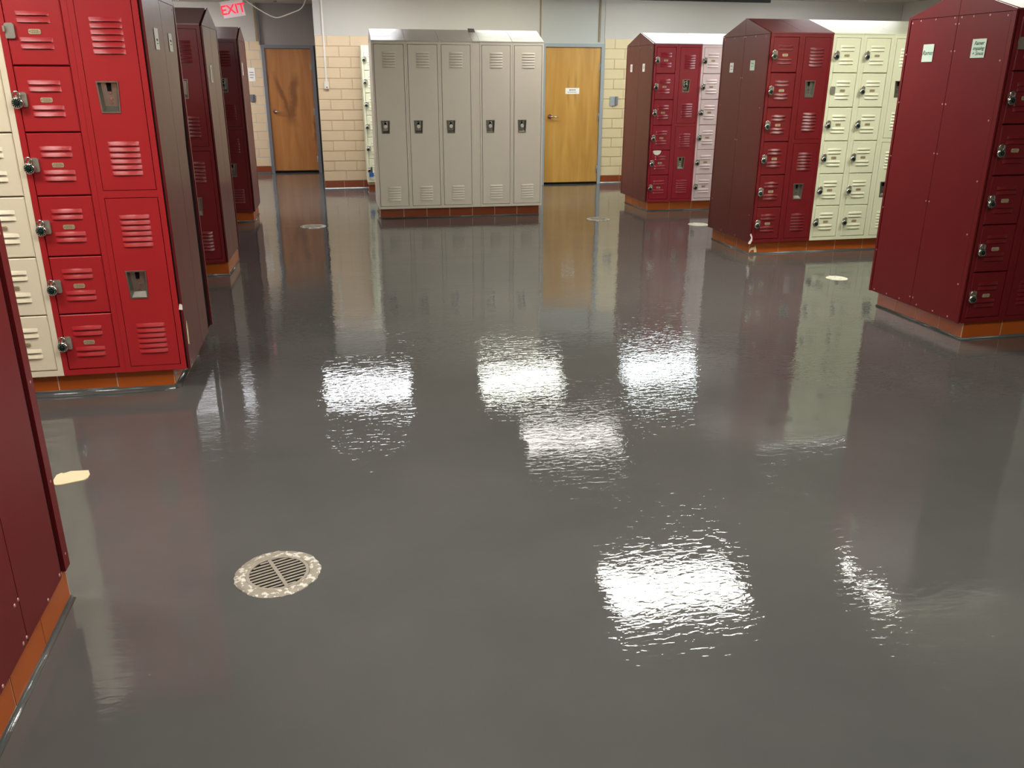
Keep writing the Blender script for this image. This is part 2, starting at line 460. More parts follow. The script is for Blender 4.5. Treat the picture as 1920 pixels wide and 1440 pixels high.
BH, BL = 0.1422, 0.320                         # block course and length
def blocks(parent, x0, x1, y, z0, rows, mat, seed):
    rnd = random.Random(seed)
    def blk(wd):
        key = ('block', round(wd, 3), mat)
        def f():
            a, b_, e = wd / 2 - .003, BH / 2 - .0028, .004
            b = MB()
            v = [(-a, .012, -b_), (a, .012, -b_), (a, .012, b_), (-a, .012, b_), (-a + e, 0, -b_ + e), (a - e, 0, -b_ + e), (a - e, 0, b_ - e), (-a + e, 0, b_ - e)]
            b.add(v, [(4, 5, 6, 7), (0, 1, 5, 4), (1, 2, 6, 5), (2, 3, 7, 6), (3, 0, 4, 7)])
            return b.mesh('block', M[mat])
        return cached(key, f)
    for r in range(rows):
        x = x0 - (BL / 2 if r % 2 else 0)
        while x < x1 - .02:
            a, b = max(x, x0), min(x + BL, x1)
            if b - a > .03:
                obj('block', blk(b - a), parent, ((a + b) / 2, y + rnd.uniform(-.0055, -.0035), z0 + BH * (r + .5)))
            x += BL
blocks(wall_back, XC, 1.15, YB, .117, 14, 'block', 1)
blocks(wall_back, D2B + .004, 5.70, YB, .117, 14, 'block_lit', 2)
blocks(wall_recess, -2.31, D1A - .004, YN, .117, 14, 'block', 3)

def baseboard(name, x0, x1, y, mat, tl=0.30):
    b = struct(name, MB().box((x0, y - .006, 0), (x1, y + .02, .112)).mesh(name, M['grout']))
    n = max(1, round((x1 - x0) / tl)); wd = (x1 - x0) / n
    me = cached(('bb', round(wd, 3), mat), lambda: MB().box((.004, -.010, .012), (wd - .004, .01, .115)).mesh('tile', M[mat]))
    for k in range(n): obj('tile', me, b, (x0 + wd * k, y - .004, 0))
    cv = MB().prism([(y - .014, 0), (y - .014, .02), (y - .022, .008), (y - .034, 0.0005)], x1 - x0, 0, x0)
    obj('cove', cv.mesh('cove', M['cove']), b)
baseboard('baseboard_back', XC, 1.30, YB, 'tile_brown')
baseboard('baseboard_right', D2B + .004, 5.70, YB, 'tile_brown')
baseboard('baseboard_recess', -2.31, D1A - .004, YN, 'tile_brown')
# joints, angles
struct('trim_1', MB().box((3.20, YB - .05, 2.640), (6.70, YB, ZC)).mesh('trim_1', M['trim_dark']))
struct('trim_2', MB().box((3.112, YB - .006, 2.06), (3.132, YB + .005, ZC)).mesh('trim_2', M['trim_tan']))
struct('trim_3', MB().box((4.010, YB - .006, 2.06), (4.036, YB + .012, ZC)).mesh('trim_3', M['trim_tan']))
struct('trim_4', MB().box((-1.075, YN - .02, 2.105), (-1.035, YN, ZC)).box((-1.03, YN - .035, 2.05), (-1.012, YN, ZC), 1).mesh('trim_4', M['trim_tan'], M['frame_grey']))

# ------------------------------------------------------------------ doors of the room
def room_door(name, xa, xb, y, fw, htop, leafmat, framemat, hinge_side, gap):
    d = struct(name, None, (xa, y, 0))
    W = xb - xa
    fr = MB().box((0, -.03, 0), (fw, .06, htop)).box((W - fw, -.03, 0), (W, .06, htop)).box((fw, -.03, htop - fw), (W - fw, .06, htop))
    for x in (fw, W - fw - .012): fr.box((x, .045, 0), (x + .012, .06, htop - fw))
    obj('frame', fr.mesh('frame', M[framemat]), d)
    obj('threshold', MB().box((fw, -.02, 0), (W - fw, .07, gap * .55)).mesh('threshold', M['dark']), d)
    lw = W - 2 * fw - .006
    obj('door_leaf', MB().box((0, 0, gap), (lw, .044, htop - fw - .004)).mesh('door_leaf', M[leafmat]), d, (fw + .003, .0, 0))
    hx = W - fw - .004 if hinge_side > 0 else fw + .004
    hg = cached('hinge', lambda: MB().cyl((0, 0, -.055), .009, .11, 2, 10).box((-.022, .002, -.055), (.022, .006, .055)).mesh('hinge', M['hasp']))
    for z in (.22, 1.0, 1.72): obj('hinge', hg, d, (hx, -.008, z))
    kx = fw + .085 if hinge_side > 0 else W - fw - .085
    lv = MB().cyl((0, 0, 0), .033, -.012, 1, 18).cyl((0, -.012, 0), .012, -.045, 1, 12)
    lv.tube([(0, -.052, 0), (.03, -.056, 0), (.08, -.056, -.004), (.115, -.052, -.008)], .010, 8)
    if hinge_side > 0 and name == 'door_1': lv.box((-.005, -.02, -.03), (.005, -.012, .03))
    obj('door_handle', lv.mesh('door_handle', M['chrome']), d, (kx, 0, 1.005))
    return d
room_door('door_1', D1A, D1B, YN, .052, 2.05, 'wood_brown', 'frame_grey', 1, .035)
d2 = room_door('door_2', D2A, D2B, YB, .048, 2.035, 'wood_gold', 'frame_blue', 1, .03)

# ------------------------------------------------------------------ locker meshes
LW, LH, ZB = 0.300, 1.8125, 0.1175             # locker width, body height, plinth height
RISE = 0.145                                   # rise of the sloped top at its ridge

def louver_mesh(wd, mat):
    def f():
        h, e, p = .010, .012, .0085
        a = wd / 2
        v = [(-a, 0, h), (a, 0, h), (-a + e, -p * .55, .002), (a - e, -p * .55, .002), (-a + e, -p, -h + .002), (a - e, -p, -h + .002), (-a, 0, -h), (a, 0, -h),
             (0, -p * .62, .0035), (0, -p * 1.12, -h + .002), (0, 0, h + .001), (0, 0, -h)]
        fcs = [(0, 2, 8, 10), (10, 8, 3, 1), (2, 4, 9, 8), (8, 9, 5, 3), (0, 6, 4, 2), (1, 3, 5, 7)]
        b = MB().add(v, fcs, 0, True)
        b.add([v[4], v[6], v[11], v[9]], [(0, 1, 2, 3)], 1).add([v[9], v[11], v[7], v[5]], [(0, 1, 2, 3)], 1)
        me = b.mesh('louver', M[mat], M['dark'])
        return me
    return cached(('louver', wd, mat), f)

def plate_mesh():
    def f():
        pl = [(-.026, -.006), (-.022, -.011), (.022, -.011), (.026, -.006), (.026, .006), (.022, .011), (-.022, .011), (-.026, .006)]
        b = MB().prism(pl, .002, 1, -.003).box((-.015, -.0036, -.006), (.015, -.0028, .006), 1)
        for x in (-.0205, .0205): b.cyl((x, -.0045, 0), .0022, .002, 1, 8, 2)
        for k in range(4): b.box((-.013 + k * .007, -.0042, -.0042), (-.0085 + k * .007, -.0034, .0042), 0)
        return b.mesh('number_plate', M['plate'], M['plate_dark'], M['chrome'])
    return cached('plate', f)

def hasp_mesh():
    def f():
        b = MB().prism([(-.020, -.032), (.016, -.032), (.020, -.026), (.020, .026), (.012, .033), (-.014, .033), (-.020, .026)], .012, 1, -.013)
        b.box((-.024, -.026, -.004), (-.016, -.002, .020)).cyl((-.008, -.0142, .020), .003, .002, 1, 8).cyl((-.008, -.0142, -.024), .003, .002, 1, 8)
        return b.mesh('hasp', M['hasp'])
    return cached('hasp', f)

def cup_outline(sx=1.0):                        # trapezoid opening of the recessed handle, centre at 0,0
    return [(-.044 * sx, .066), (.044 * sx, .066), (.037 * sx, -.066), (-.037 * sx, -.066)]

def cup_mesh(sx=1.0):
    def f():
        o = cup_outline(sx)
        def ring(k, y): return [(p[0] * k + 0.0, y, p[1] * (1 - (1 - k) * .6)) for p in o]
        def off(d, y): return [((abs(p[0]) + d) * (1 if p[0] > 0 else -1), y, (abs(p[1]) + d) * (1 if p[1] > 0 else -1)) for p in o]
        r0, r1, r2 = off(.006, -.0015), off(.005, -.004), off(-.001, -.004)
        r3 = off(-.002, 0.0)
        b4 = [(-.034 * sx, .024, .062), (.034 * sx, .024, .062), (.028 * sx, .024, -.040), (-.028 * sx, .024, -.040)]
        V = r0 + r1 + r2 + r3 + b4; F = []
        for i in range(4):
            for k in range(4):
                j = (k + 1) % 4; F.append((i * 4 + k, i * 4 + j, (i + 1) * 4 + j, (i + 1) * 4 + k))
        F.append((16, 17, 18, 19))
        b = MB().add(V, F)
        b.prism([(-.011, .064), (.011, .064), (.008, .026), (-.008, .026)], .004, 1, .019, 1)      # slot for the lifting latch
        for z, r in ((.018, .0055), (-.006, .0075), (-.028, .0055)): b.cyl((.002, .024, z), r, -.004, 1, 10, 2)
        return b.mesh('handle_cup', M['steel'], M['dark'], M['chrome'])
    return cached(('cup', sx), f)

def door_mesh(x0, x1, z0, z1, mat, cup=None):
    """sheet door; rolled edge chamfer; opening left for the handle cup"""
    def f():
        g, t = (.0046 if x1 - x0 > .3 else .0031), .016
        x0_, x1_, z0_, z1_ = x0 + g, x1 - g, z0 + g, z1 - g
        b = MB(); y0 = -.002
        if cup is None:
            e = .004
            v = [(x0_, t, z0_), (x1_, t, z0_), (x1_, t, z1_), (x0_, t, z1_), (x0_, y0 + e, z0_), (x1_, y0 + e, z0_), (x1_, y0 + e, z1_), (x0_, y0 + e, z1_),
                 (x0_ + e, y0, z0_ + e), (x1_ - e, y0, z0_ + e), (x1_ - e, y0, z1_ - e), (x0_ + e, y0, z1_ - e)]
            F = [(3, 2, 1, 0), (8, 9, 10, 11)]
            for i in (0, 4):
                for k in range(4):
                    j = (k + 1) % 4; F.append((i + k, i + j, i + 4 + j, i + 4 + k))
            b.add(v, F)
        else:
            cx, cz, sx = cup
            o = [(p[0] + cx, p[1] + cz) for p in cup_outline(sx)]
            for poly in ([(x0_, z1_), (x1_, z1_), (x1_, o[1][1]), (x0_, o[1][1])], [(x0_, o[3][1]), (x1_, o[3][1]), (x1_, z0_), (x0_, z0_)],
                         [(x0_, o[0][1]), o[0], o[3], (x0_, o[3][1])], [o[1], (x1_, o[1][1]), (x1_, o[2][1]), o[2]]):
                b.prism(poly, t - y0, 1, y0)
        return b.mesh('door', M[mat])
    return cached(('door', round(x0, 4), round(x1, 4), round(z0, 4), round(z1, 4), mat, cup), f)

BOXZ = [0.0295 + 0.29300 * k for k in range(7)]  # tier edges of the six-door column (local z)

def body_mesh(kind, W, D, mat, mx=.0265):
    def f():
        b = MB().box((0.001, .050, 0), (W - .001, D, LH))
        b.box((0.0005, 0, 0), (mx, .0495, LH)).box((W - mx, 0, 0), (W - .0005, .0495, LH))
        b.box((mx, 0.0005, 0), (W - mx, .0495, BOXZ[0])).box((mx, 0.0005, BOXZ[6]), (W - mx, .0495, LH))
        if kind == 'two': b.box((mx, .0005, .894), (W - mx, .0495, .928))
        return b.mesh('locker_body', M[mat])
    return cached(('body', kind, W, D, mat), f)

def hood_mesh(W, D, mat, rnd=0.0):
    def f():
        t = .003
        prof = [(-.004, LH + .001), (-.004, LH + .012), (D / 2, LH + RISE), (D + .004, LH + .012), (D + .004, LH + .001)]
        b = MB().prism(prof, W - .002, 0, .001)
        return b.mesh('sloped_top', M[mat])
    return cached(('hood', W, D, mat), f)

def box_locker(D, mat, hood, W=LW, has_hood=True):
    """column of six box doors"""
    P = []
    P.append(('locker_body', body_mesh('box', W, D, mat), (0, 0, 0), []))
    if has_hood: P.append(('sloped_top', hood_mesh(W, D, hood), (0, 0, 0), []))
    for k in range(6):
        z0, z1 = BOXZ[k], BOXZ[k + 1]; zc = (z0 + z1) / 2
        ch = [('louver', louver_mesh(.140, mat), (.1475, -.002, zc + dz)) for dz in (.074, .044, -.036, -.066)]
        ch.append(('number_plate', plate_mesh(), (.147, -.002, zc - .002)))
        ch.append(('hasp', hasp_mesh(), (.047, -.002, zc)))
        P.append(('door', door_mesh(.0265, W - .0265, z0, z1, mat), (0, 0, 0), ch))
    return P

def two_locker(D, mat, hood, W=LW):
    P = [('locker_body', body_mesh('two', W, D, mat), (0, 0, 0), []), ('sloped_top', hood_mesh(W, D, hood), (0, 0, 0), [])]
    for z0, z1 in ((BOXZ[0], .894), (.928, BOXZ[6])):
        zc = (z0 + z1) / 2
        cz = zc + .0
        ch = [('louver', louver_mesh(.140, mat), (.1515, -.002, z)) for i in range(6) for z in (z1 - .094 - .0275 * i, z0 + .219 - .0275 * i)]
        ch.append(('handle_cup', cup_mesh(), (.120, -.002, cz)))
        P.append(('door', door_mesh(.0265, W - .0265, z0, z1, mat, (.120, cz, 1.0)), (0, 0, 0), ch))
    return P

def tall_locker(D, mat, hood, W):
    P = [('locker_body', body_mesh('one', W, D, mat, .020), (0, 0, 0), []), ('sloped_top', hood_mesh(W, D, hood), (0, 0, 0), [])]
    z0, z1 = BOXZ[0], BOXZ[6]; cz = .914
    ch = [('louver', louver_mesh(.150, mat), (.186, -.002, z)) for i in range(6) for z in (1.700 - .0285 * i, .245 - .0285 * i)]
    ch.append(('handle_cup', cup_mesh(1.05), (.118, -.002, cz)))
    P.append(('door', door_mesh(.020, W - .020, z0, z1, mat, (.118, cz, 1.05)), (0, 0, 0), ch))
    return P

def build(name, label, cat, parts, loc, rz, group):
    t = thing(name, label, cat, loc, rz, group)
    for nm, me, lc, ch in parts:
        p = obj(nm, me, t, lc)
        for n2, m2, l2 in ch: obj(n2, m2, p, l2)
    return t

# ------------------------------------------------------------------ padlocks
def lock_meshes():
    body = MB().cyl((0, -.021, 0), .0255, .021, 1, 24, 0, None, .004).mesh('lock_body', M['chrome'])
    pts = [(-.0155, -.010, .012), (-.0155, -.010, .030)] + [(-.0155 * math.cos(a), -.010, .034 + .0165 * math.sin(a)) for a in [PI * k / 8 for k in range(1, 8)]] + [(.0155, -.010, .030), (.0155, -.010, .012)]
    sh = MB().tube(pts, .0038, 8).mesh('shackle', M['chrome'])
    d = MB().cyl((0, -.0245, 0), .0200, .004, 1, 24, 0, None, .001).cyl((0, -.031, 0), .0085, .007, 1, 14, 2, None, .0015)
    for k in range(12):
        a = 2 * PI * k / 12; c, s_ = math.cos(a), math.sin(a)
        p = lambda r, q: (r * c - q * s_, r * s_ + q * c)
        d.prism([p(.0145, -.0007), p(.0185, -.0007), p(.0185, .0007), p(.0145, .0007)], .0006, 1, -.0250, 1)
    d1 = d.mesh('dial', M['dial'], M['tick'], M['dial'])
    d2 = d1.copy(); d2.materials.clear()
    for q in ('white_dial', 'ink_grey', 'white_dial'): d2.materials.append(M[q])
    return body, sh, d1, d2
LB, LS, LD, LD2 = lock_meshes()

def padlock(label, loc, rz, group, white=False, s=1.0, turn=0.0):
    t = thing('padlock', label, 'padlock', loc, rz + random.uniform(-.10, .10), group)
    t.scale = (s, s, s)
    obj('lock_body', LB, t); obj('shackle', LS, t)
    dl = obj('dial', LD2 if white else LD, t)
    dl.rotation_euler = (0, random.uniform(0, 6.28), 0)
    return t

# ------------------------------------------------------------------ locker banks
PT = 0.020                                     # depth of the end panel assembly

class Bank:
    """frame of one bank: u runs along the row from the visible end, v runs from the front face to the back"""
    def __init__(s, x, yf, rot, D, sg, flip=False):
        s.x, s.y, s.r, s.D, s.sg = x, yf, math.radians(rot), D, sg
    def at(s, u, v, z=0.0):
        c, n = math.cos(s.r), math.sin(s.r)
        return (s.x + c * u - n * v, s.y + n * u + c * v, z)

def cove_profile(p, sn, r):                    # hollow quarter round run up the foot of the tiles
    return [(p, .0008), (p, r)] + [(p + sn * (r - r * math.cos(a)), r - r * math.sin(a) + .0008) for a in [PI / 2 * k / 7 for k in range(1, 8)]]

def plinth(bank, label, u0, u1, iu, jv, mat, tl=.295, end_tiles=3, group='tiled plinths under the locker banks', cw=.5):
    t = thing('locker_plinth', label, 'plinth', bank.at(0, 0, 0), bank.r, group)
    a, b = min(u0, u1), max(u0, u1)
    D = bank.D
    H = ZB - .001
    core = MB().box((a + .0015, jv + .0015, 0), (b - .0015, D - jv - .0015, H))
    obj('curb', core.mesh('curb', M['grout']), t)
    n = max(1, round((b - a) / tl)); wd = (b - a) / n
    tm = MB().box((.003, 0, .014), (wd - .003, .010, H - .003)).mesh('tile', M[mat])
    for k in range(n):
        o = obj('tile', tm, t, (a + wd * k, jv + random.uniform(-.001, .001), 0))
    we = (D - 2 * jv - .012) / end_tiles
    te = MB().box((0, .003, .014), (.010, we - .003, H - .003)).mesh('tile', M[mat])
    ue = a if bank.sg > 0 else b - .010
    for k in range(end_tiles): obj('tile', te, t, (ue + random.uniform(-.001, .001), jv + .006 + we * k, 0))
    for vv, sn in ((jv, -1), (D - jv, 1)):
        pr = cove_profile(vv, sn, .026 * cw)
        obj('cove', MB().prism(pr, b - a, 0, a, 0, True).mesh('cove', M['cove']), t)
    ux = a if bank.sg > 0 else b; sn = -bank.sg
    pr = cove_profile(ux, sn, .026 * cw)
    obj('cove', MB().prism(pr, D - 2 * jv, 1, jv, 0, True).mesh('cove', M['cove']), t)
    return t

SCREW = None
def end_panel(bank, label, front_strip, back_strip, gap, screws, wedge=(0, 0), mat='panel', eave=True):
    """end cladding: edge flanges, two upright sheets, two gable pieces"""
    global SCREW
    t = thing('end_panel', label, 'end panel', bank.at(0, 0, ZB), bank.r, 'cladding on the ends of the locker banks')
    D, sg = bank.D, bank.sg
    u = lambda a: a if sg > 0 else -a           # a: depth inward from the outer face
    def bx(v0, v1, z0, z1, a0=0.002, a1=.008):
        lo, hi = sorted((u(a0), u(a1)))
        return MB().box((lo, v0, z0), (hi, v1, z1))
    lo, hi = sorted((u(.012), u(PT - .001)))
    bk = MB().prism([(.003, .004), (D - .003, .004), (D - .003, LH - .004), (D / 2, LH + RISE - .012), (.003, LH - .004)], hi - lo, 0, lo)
    obj('gap_shade', bk.mesh('gap_shade', M['dark']), t)  # near-black sheet that paints in the shade inside the panel gaps
    obj('edge_flange', bx(0, front_strip, 0, LH - .002, 0.0005, .012).mesh('edge_flange', M[mat]), t)
    obj('edge_flange', bx(D - back_strip, D, 0, LH - .002, 0.0, .012).mesh('edge_flange', M[mat]), t)
    v0, v1 = front_strip + .003, D - back_strip - gap
    vm = D / 2
    zt = LH - .003 if eave else LH + .0
    lo, hi = sorted((u(.002), u(.008)))
    # wedge = (front edge shift, rear edge shift) at the foot: sheets that have sprung away from the flange
    for i, (a, b) in enumerate(((v0, vm - .002), (vm + .002, v1))):
        a0 = a + (wedge[0] if i == 0 else 0); b0 = b - (wedge[1] if i == 1 else 0)
        pl = [(a0, .003), (b0, .003), (b0 + (b - b0) * .12, zt * .60), (b, zt), (a, zt), (a0 + (a - a0) * .12, zt * .60)]
        obj('sheet', MB().prism(pl, hi - lo, 0, lo).mesh('sheet', M[mat]), t)
    lo, hi = sorted((u(.001), u(.008)))
    g1 = [(0, LH), (vm - .0015, LH), (vm - .0015, LH + RISE), (0, LH + .010)]
    g2 = [(vm + .0015, LH), (D, LH), (D, LH + .010), (vm + .0015, LH + RISE)]
    for g in (g1, g2): obj('gable_sheet', MB().prism(g, hi - lo, 0, lo).mesh('gable_sheet', M[mat]), t)
    if SCREW is None:
        SCREW = MB().cyl((0, 0, 0), .0062, .002, 0, 10, 0, .004).mesh('screw', M['screw'])
    for v, z in screws:
        o = obj('screw', SCREW, t, (u(.002), v, z))
        o.rotation_euler = (0, 0, PI if sg > 0 else 0)
        if sg < 0: o.location.x = -.002
    return t

TIER = ['bottom', 'fifth', 'fourth', 'third', 'second', 'top']

def column(bank, k, kind, mat, hood, label, group, W=LW, u0=None):
    """place column number k counted from the visible end; returns its left front corner in bank coordinates"""
    if u0 is None:
        u0 = PT + k * LW if bank.sg > 0 else -PT - (k + 1) * LW
    D = bank.D
    parts = {'box': box_locker, 'two': two_locker}[kind](D, mat, hood) if kind != 'one' else tall_locker(D, mat, hood, W)
    name = {'box': 'box_locker', 'two': 'two_door_locker', 'one': 'tall_locker'}[kind]
    build(name, label, 'locker', parts, bank.at(u0, 0, ZB), bank.r, group)
    return u0

def box_locks(bank, u0, tiers, where, group, dz=0.0, zoff=0.0):
    for k in tiers:
        zc = ZB + zoff + (BOXZ[k] + BOXZ[k + 1]) / 2
        p = bank.at(u0 + .030, -.020, zc - .014 + dz)
        padlock('chrome combination padlock on the %s door of %s' % (TIER[k], where), p, bank.r, group)

def cup_lock(bank, u0, cx, z, label, group, white, s=1.0):
    padlock(label, bank.at(u0 + cx, .0185, ZB + z + .000), bank.r, group, white, s)

# fitted positions: x of the visible end, y of the front face, turn, depth, side
B_ = Bank(-0.7989, 4.4744, -0.5586, 0.8758, -1)
C_ = Bank(-0.8882, 7.2540, -1.5052, 0.7541, -1)
D_ = Bank(-0.8853, 10.0974, -0.5256, 0.7089, -1)
E_ = Bank(0.5073, 10.0203, -0.3568, 0.7700, 1)
F_ = Bank(3.7639, 10.0330, 1.2015, 0.8779, 1)
G_ = Bank(3.7747, 7.2603, 0.4349, 0.9091, 1)
H_ = Bank(3.7973, 4.4533, 1.1525, 0.9187, 1)
# the near left bank shows its far side; it is turned by half a turn, so its row runs the other way
A_ = Bank(-0.8951, 2.5546, 180.157, 0.8100, 1)

# ---- A: bank cut by the left edge of the picture
gA = 'lockers of the near left bank'
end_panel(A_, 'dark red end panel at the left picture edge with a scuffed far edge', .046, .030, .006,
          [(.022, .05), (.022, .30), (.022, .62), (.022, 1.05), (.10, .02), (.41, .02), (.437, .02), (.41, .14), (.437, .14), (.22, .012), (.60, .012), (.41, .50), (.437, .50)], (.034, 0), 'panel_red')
for k, (kd, mt, hd) in enumerate((('two', 'red', 'hood_red'), ('box', 'red', 'hood_red'), ('box', 'cream', 'cream'))):
    column(A_, k, kd, mt, hd, ['red two-door locker behind the end panel at the left picture edge',
                               'red six-door locker, second in the bank cut off by the left picture edge',
                               'cream six-door locker, third in the bank cut off by the left picture edge'][k], gA)
plinth(A_, 'orange tiled plinth under the dark red panel at the left picture edge', .012, 1.25, 0, .012, 'tile', .27, 3, cw=.55)

# ---- B: large bank on the left
gB = 'lockers of the large left bank'
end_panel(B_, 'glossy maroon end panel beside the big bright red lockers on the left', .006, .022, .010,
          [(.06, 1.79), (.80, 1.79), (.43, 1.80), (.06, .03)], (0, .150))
b0 = column(B_, 0, 'two', 'red', 'red', 'bright red two-door locker at the right end of the big left bank', gB)
b1 = column(B_, 1, 'box', 'red', 'red', 'bright red six-door locker between cream column and two-door locker on the left', gB)
b2 = column(B_, 2, 'box', 'cream', 'cream', 'cream six-door locker left of the bright red six-door locker', gB)
column(B_, 3, 'box', 'cream', 'cream', 'cream six-door locker two columns left of the bright red six-door locker', gB)
box_locks(B_, b1, (0, 1, 2, 3, 4), 'the bright red locker on the left', 'padlocks of the bright red left locker')
plinth(B_, 'orange tiled plinth with a silvery wet edge under the big left bank', -.095, -1.24, 0, .036, 'tile', .295, 3, cw=1.1)

# ---- C, D: banks farther back on the left
gC = 'lockers of the second left bank'
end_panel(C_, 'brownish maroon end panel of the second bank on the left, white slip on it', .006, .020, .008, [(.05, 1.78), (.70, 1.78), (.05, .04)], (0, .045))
c0 = column(C_, 0, 'two', 'maroon', 'hood_red_sheen', 'dark red two-door locker just behind the big left bank', gC)
column(C_, 1, 'box', 'maroon', 'hood_red_sheen', 'dark red six-door locker mostly hidden behind the big left bank', gC)
plinth(C_, 'orange tiled plinth under the second bank on the left', -.01, -.64, 0, .05, 'tile', .295, 2)
gD = 'lockers of the third left bank'
end_panel(D_, 'narrow maroon end panel of the farthest left bank near the brown door', .006, .022, .010, [(.05, 1.78)])
d0 = column(D_, 0, 'two', 'maroon', 'hood_red_sheen', 'dark red two-door locker of the farthest left bank, padlock in its upper handle', gD)
column(D_, 1, 'box', 'maroon', 'hood_red_sheen', 'dark red six-door locker hidden at the farthest left bank', gD)
plinth(D_, 'orange tiled plinth under the farthest bank on the left', -.022, -.64, 0, .05, 'tile', .295, 2)
cup_lock(D_, d0, .120, (.928 + BOXZ[6]) / 2, 'chrome padlock in the upper handle of the farthest left locker', 'padlocks in recessed handles', False, .95)

# ---- E: grey single-tier lockers in the middle
gE = 'grey tall lockers in the middle'
WE = .372
ENAME = ['leftmost', 'second from left', 'middle', 'second from right', 'rightmost']
eu = [0.0, .372, .744, 1.200, 1.573]
for k in range(5):
    Wk = WE if k < 4 else .366
    column(E_, k, 'one', 'grey', 'hood_grey', '%s of the five tall grey single-door lockers' % ENAME[k], gE, Wk, eu[k])
    cup_lock(E_, eu[k], .118, .918, 'pale faced padlock in the handle of the %s grey tall locker' % ENAME[k], 'padlocks in recessed handles', True, .98)
t = thing('filler_panel', 'plain grey filler strip between third and fourth grey lockers', 'filler panel', E_.at(1.117, 0, ZB), E_.r)
obj('strip', MB().box((0, .004, 0), (.082, .02, LH)).box((.002, .02, 0), (.080, E_.D, LH)).mesh('strip', M['grey']), t)
obj('sloped_top', hood_mesh(.083, E_.D, 'hood_grey'), t)
fl = MB().add([(.003, .30, LH + .118), (.079, .30, LH + .120), (.078, .36, LH + .158), (.004, .36, LH + .162), (.003, .302, LH + .116), (.079, .302, LH + .118), (.078, .362, LH + .156), (.004, .362, LH + .160)],
              [(0, 1, 2, 3), (7, 6, 5, 4), (0, 4, 5, 1), (1, 5, 6, 2), (2, 6, 7, 3), (3, 7, 4, 0)])
obj('bent_flap', fl.mesh('bent_flap', M['frame_grey']), t)
plinth(E_, 'brown tiled plinth under the five grey lockers', .018, 1.915, 0, .0416, 'tile_brown', .285, 2)

# ---- E2: cream column against the back wall
E2 = Bank(0.492, 12.43, 0.0, 0.54, 1)
parts = box_locker(E2.D, 'cream_green_cast', 'cream', LW, False)
build('box_locker', 'cream six-door locker at the back wall, half hidden behind the grey lockers', 'locker', parts, E2.at(0, 0, .152), 0, 'cream lockers at the back wall')
parts = box_locker(E2.D, 'cream_green_cast', 'cream', LW, False)
build('box_locker', 'cream six-door locker at the back wall, wholly behind the grey lockers', 'locker', parts, E2.at(.302, 0, .152), 0, 'cream lockers at the back wall')
box_locks(E2, 0, range(6), 'the cream locker at the back wall', 'padlocks of the cream back wall locker', 0.0, .0345)
plinth(Bank(.492, 12.43, 0, .54, 1), 'brown tiled plinth under the cream lockers at the back wall', .01, .60, 0, .03, 'tile_brown', .295, 2)
pl = MB().box((-.005, 0, .012), (.59, .48, .033)).mesh('packing_board', M['grout'])
tag(obj('packing_board', pl, None, E2.at(.01, .03, ZB - .0115)), 'grey packing board between the tiled plinth and the cream back wall lockers', 'board')
tg = thing('key_tag', 'blue tag on a black strap hanging from the lowest back wall padlock', 'key tag', (.543, 12.385, .245))
obj('strap', MB().box((.004, -.006, .045), (.018, 0, .125)).mesh('strap', M['black']), tg)
obj('tag', MB().prism([(-.03, -.01), (.03, -.012), (.034, .035), (.008, .05), (-.028, .042)], .008, 1, -.008).mesh('tag', M['blue']), tg)

# ---- F: farthest bank on the right
gF = 'lockers of the farthest right bank'
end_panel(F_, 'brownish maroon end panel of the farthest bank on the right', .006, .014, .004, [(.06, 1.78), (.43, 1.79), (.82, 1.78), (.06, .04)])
f0 = column(F_, 0, 'box', 'red_far', 'hood_red_sheen', 'crimson six-door locker at the left end of the farthest right bank', gF)
f1 = column(F_, 1, 'two', 'red_far', 'hood_red_sheen', 'crimson two-door locker of the farthest right bank, padlock in its upper handle', gF)
f2 = column(F_, 2, 'box', 'pink_cream', 'pink_cream', 'pinkish cream six-door locker right of the crimson two-door locker', gF)
column(F_, 3, 'box', 'pink_cream', 'pink_cream', 'pinkish cream six-door locker of the farthest bank, hidden behind the maroon bank', gF)
box_locks(F_, f0, range(6), 'the crimson locker, farthest right bank', 'padlocks of the crimson far locker')
box_locks(F_, f2, range(6), 'the pinkish locker, farthest right bank', 'padlocks of the pinkish cream far locker')
cup_lock(F_, f1, .120, (.928 + BOXZ[6]) / 2, 'chrome padlock in the upper handle of the crimson two-door locker', 'padlocks in recessed handles', False)
plinth(F_, 'orange tiled plinth under the farthest bank on the right', .05, 1.23, 0, .04, 'tile', .295, 3)
hp = [(.052 * math.cos(a), .05 * math.sin(a) * (1.0 if math.sin(a) < 0 else .12)) for a in [2 * PI * k / 24 for k in range(24)]]
pp = F_.at(f0 + .102, -.0045, ZB + BOXZ[2] - .004)
tag(obj('paper_scrap', MB().prism(hp, .0016, 1, -.0016).mesh('paper_scrap', M['paper']), None, pp, F_.r), 'half round white paper stuck on a crimson locker door of the far bank', 'paper')

# ---- G: middle bank on the right
gG = 'lockers of the middle right bank'
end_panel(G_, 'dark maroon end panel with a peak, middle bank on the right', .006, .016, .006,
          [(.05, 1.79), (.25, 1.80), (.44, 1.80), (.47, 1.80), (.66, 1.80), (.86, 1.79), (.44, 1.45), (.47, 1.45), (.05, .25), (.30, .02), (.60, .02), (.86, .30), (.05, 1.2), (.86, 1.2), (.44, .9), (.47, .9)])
g0 = column(G_, 0, 'box', 'maroon', 'hood_red', 'dark red six-door locker at the left end of the middle right bank', gG)
g1 = column(G_, 1, 'two', 'maroon', 'hood_red', 'dark red two-door locker next to the cream columns of the middle right bank', gG)
g2 = column(G_, 2, 'box', 'cream_green_cast', 'cream_green_cast', 'pale cream six-door locker with one bare hasp, middle right bank', gG)
g3 = column(G_, 3, 'box', 'cream_green_cast', 'cream_green_cast', 'pale cream six-door locker, second cream column of the middle right bank', gG)
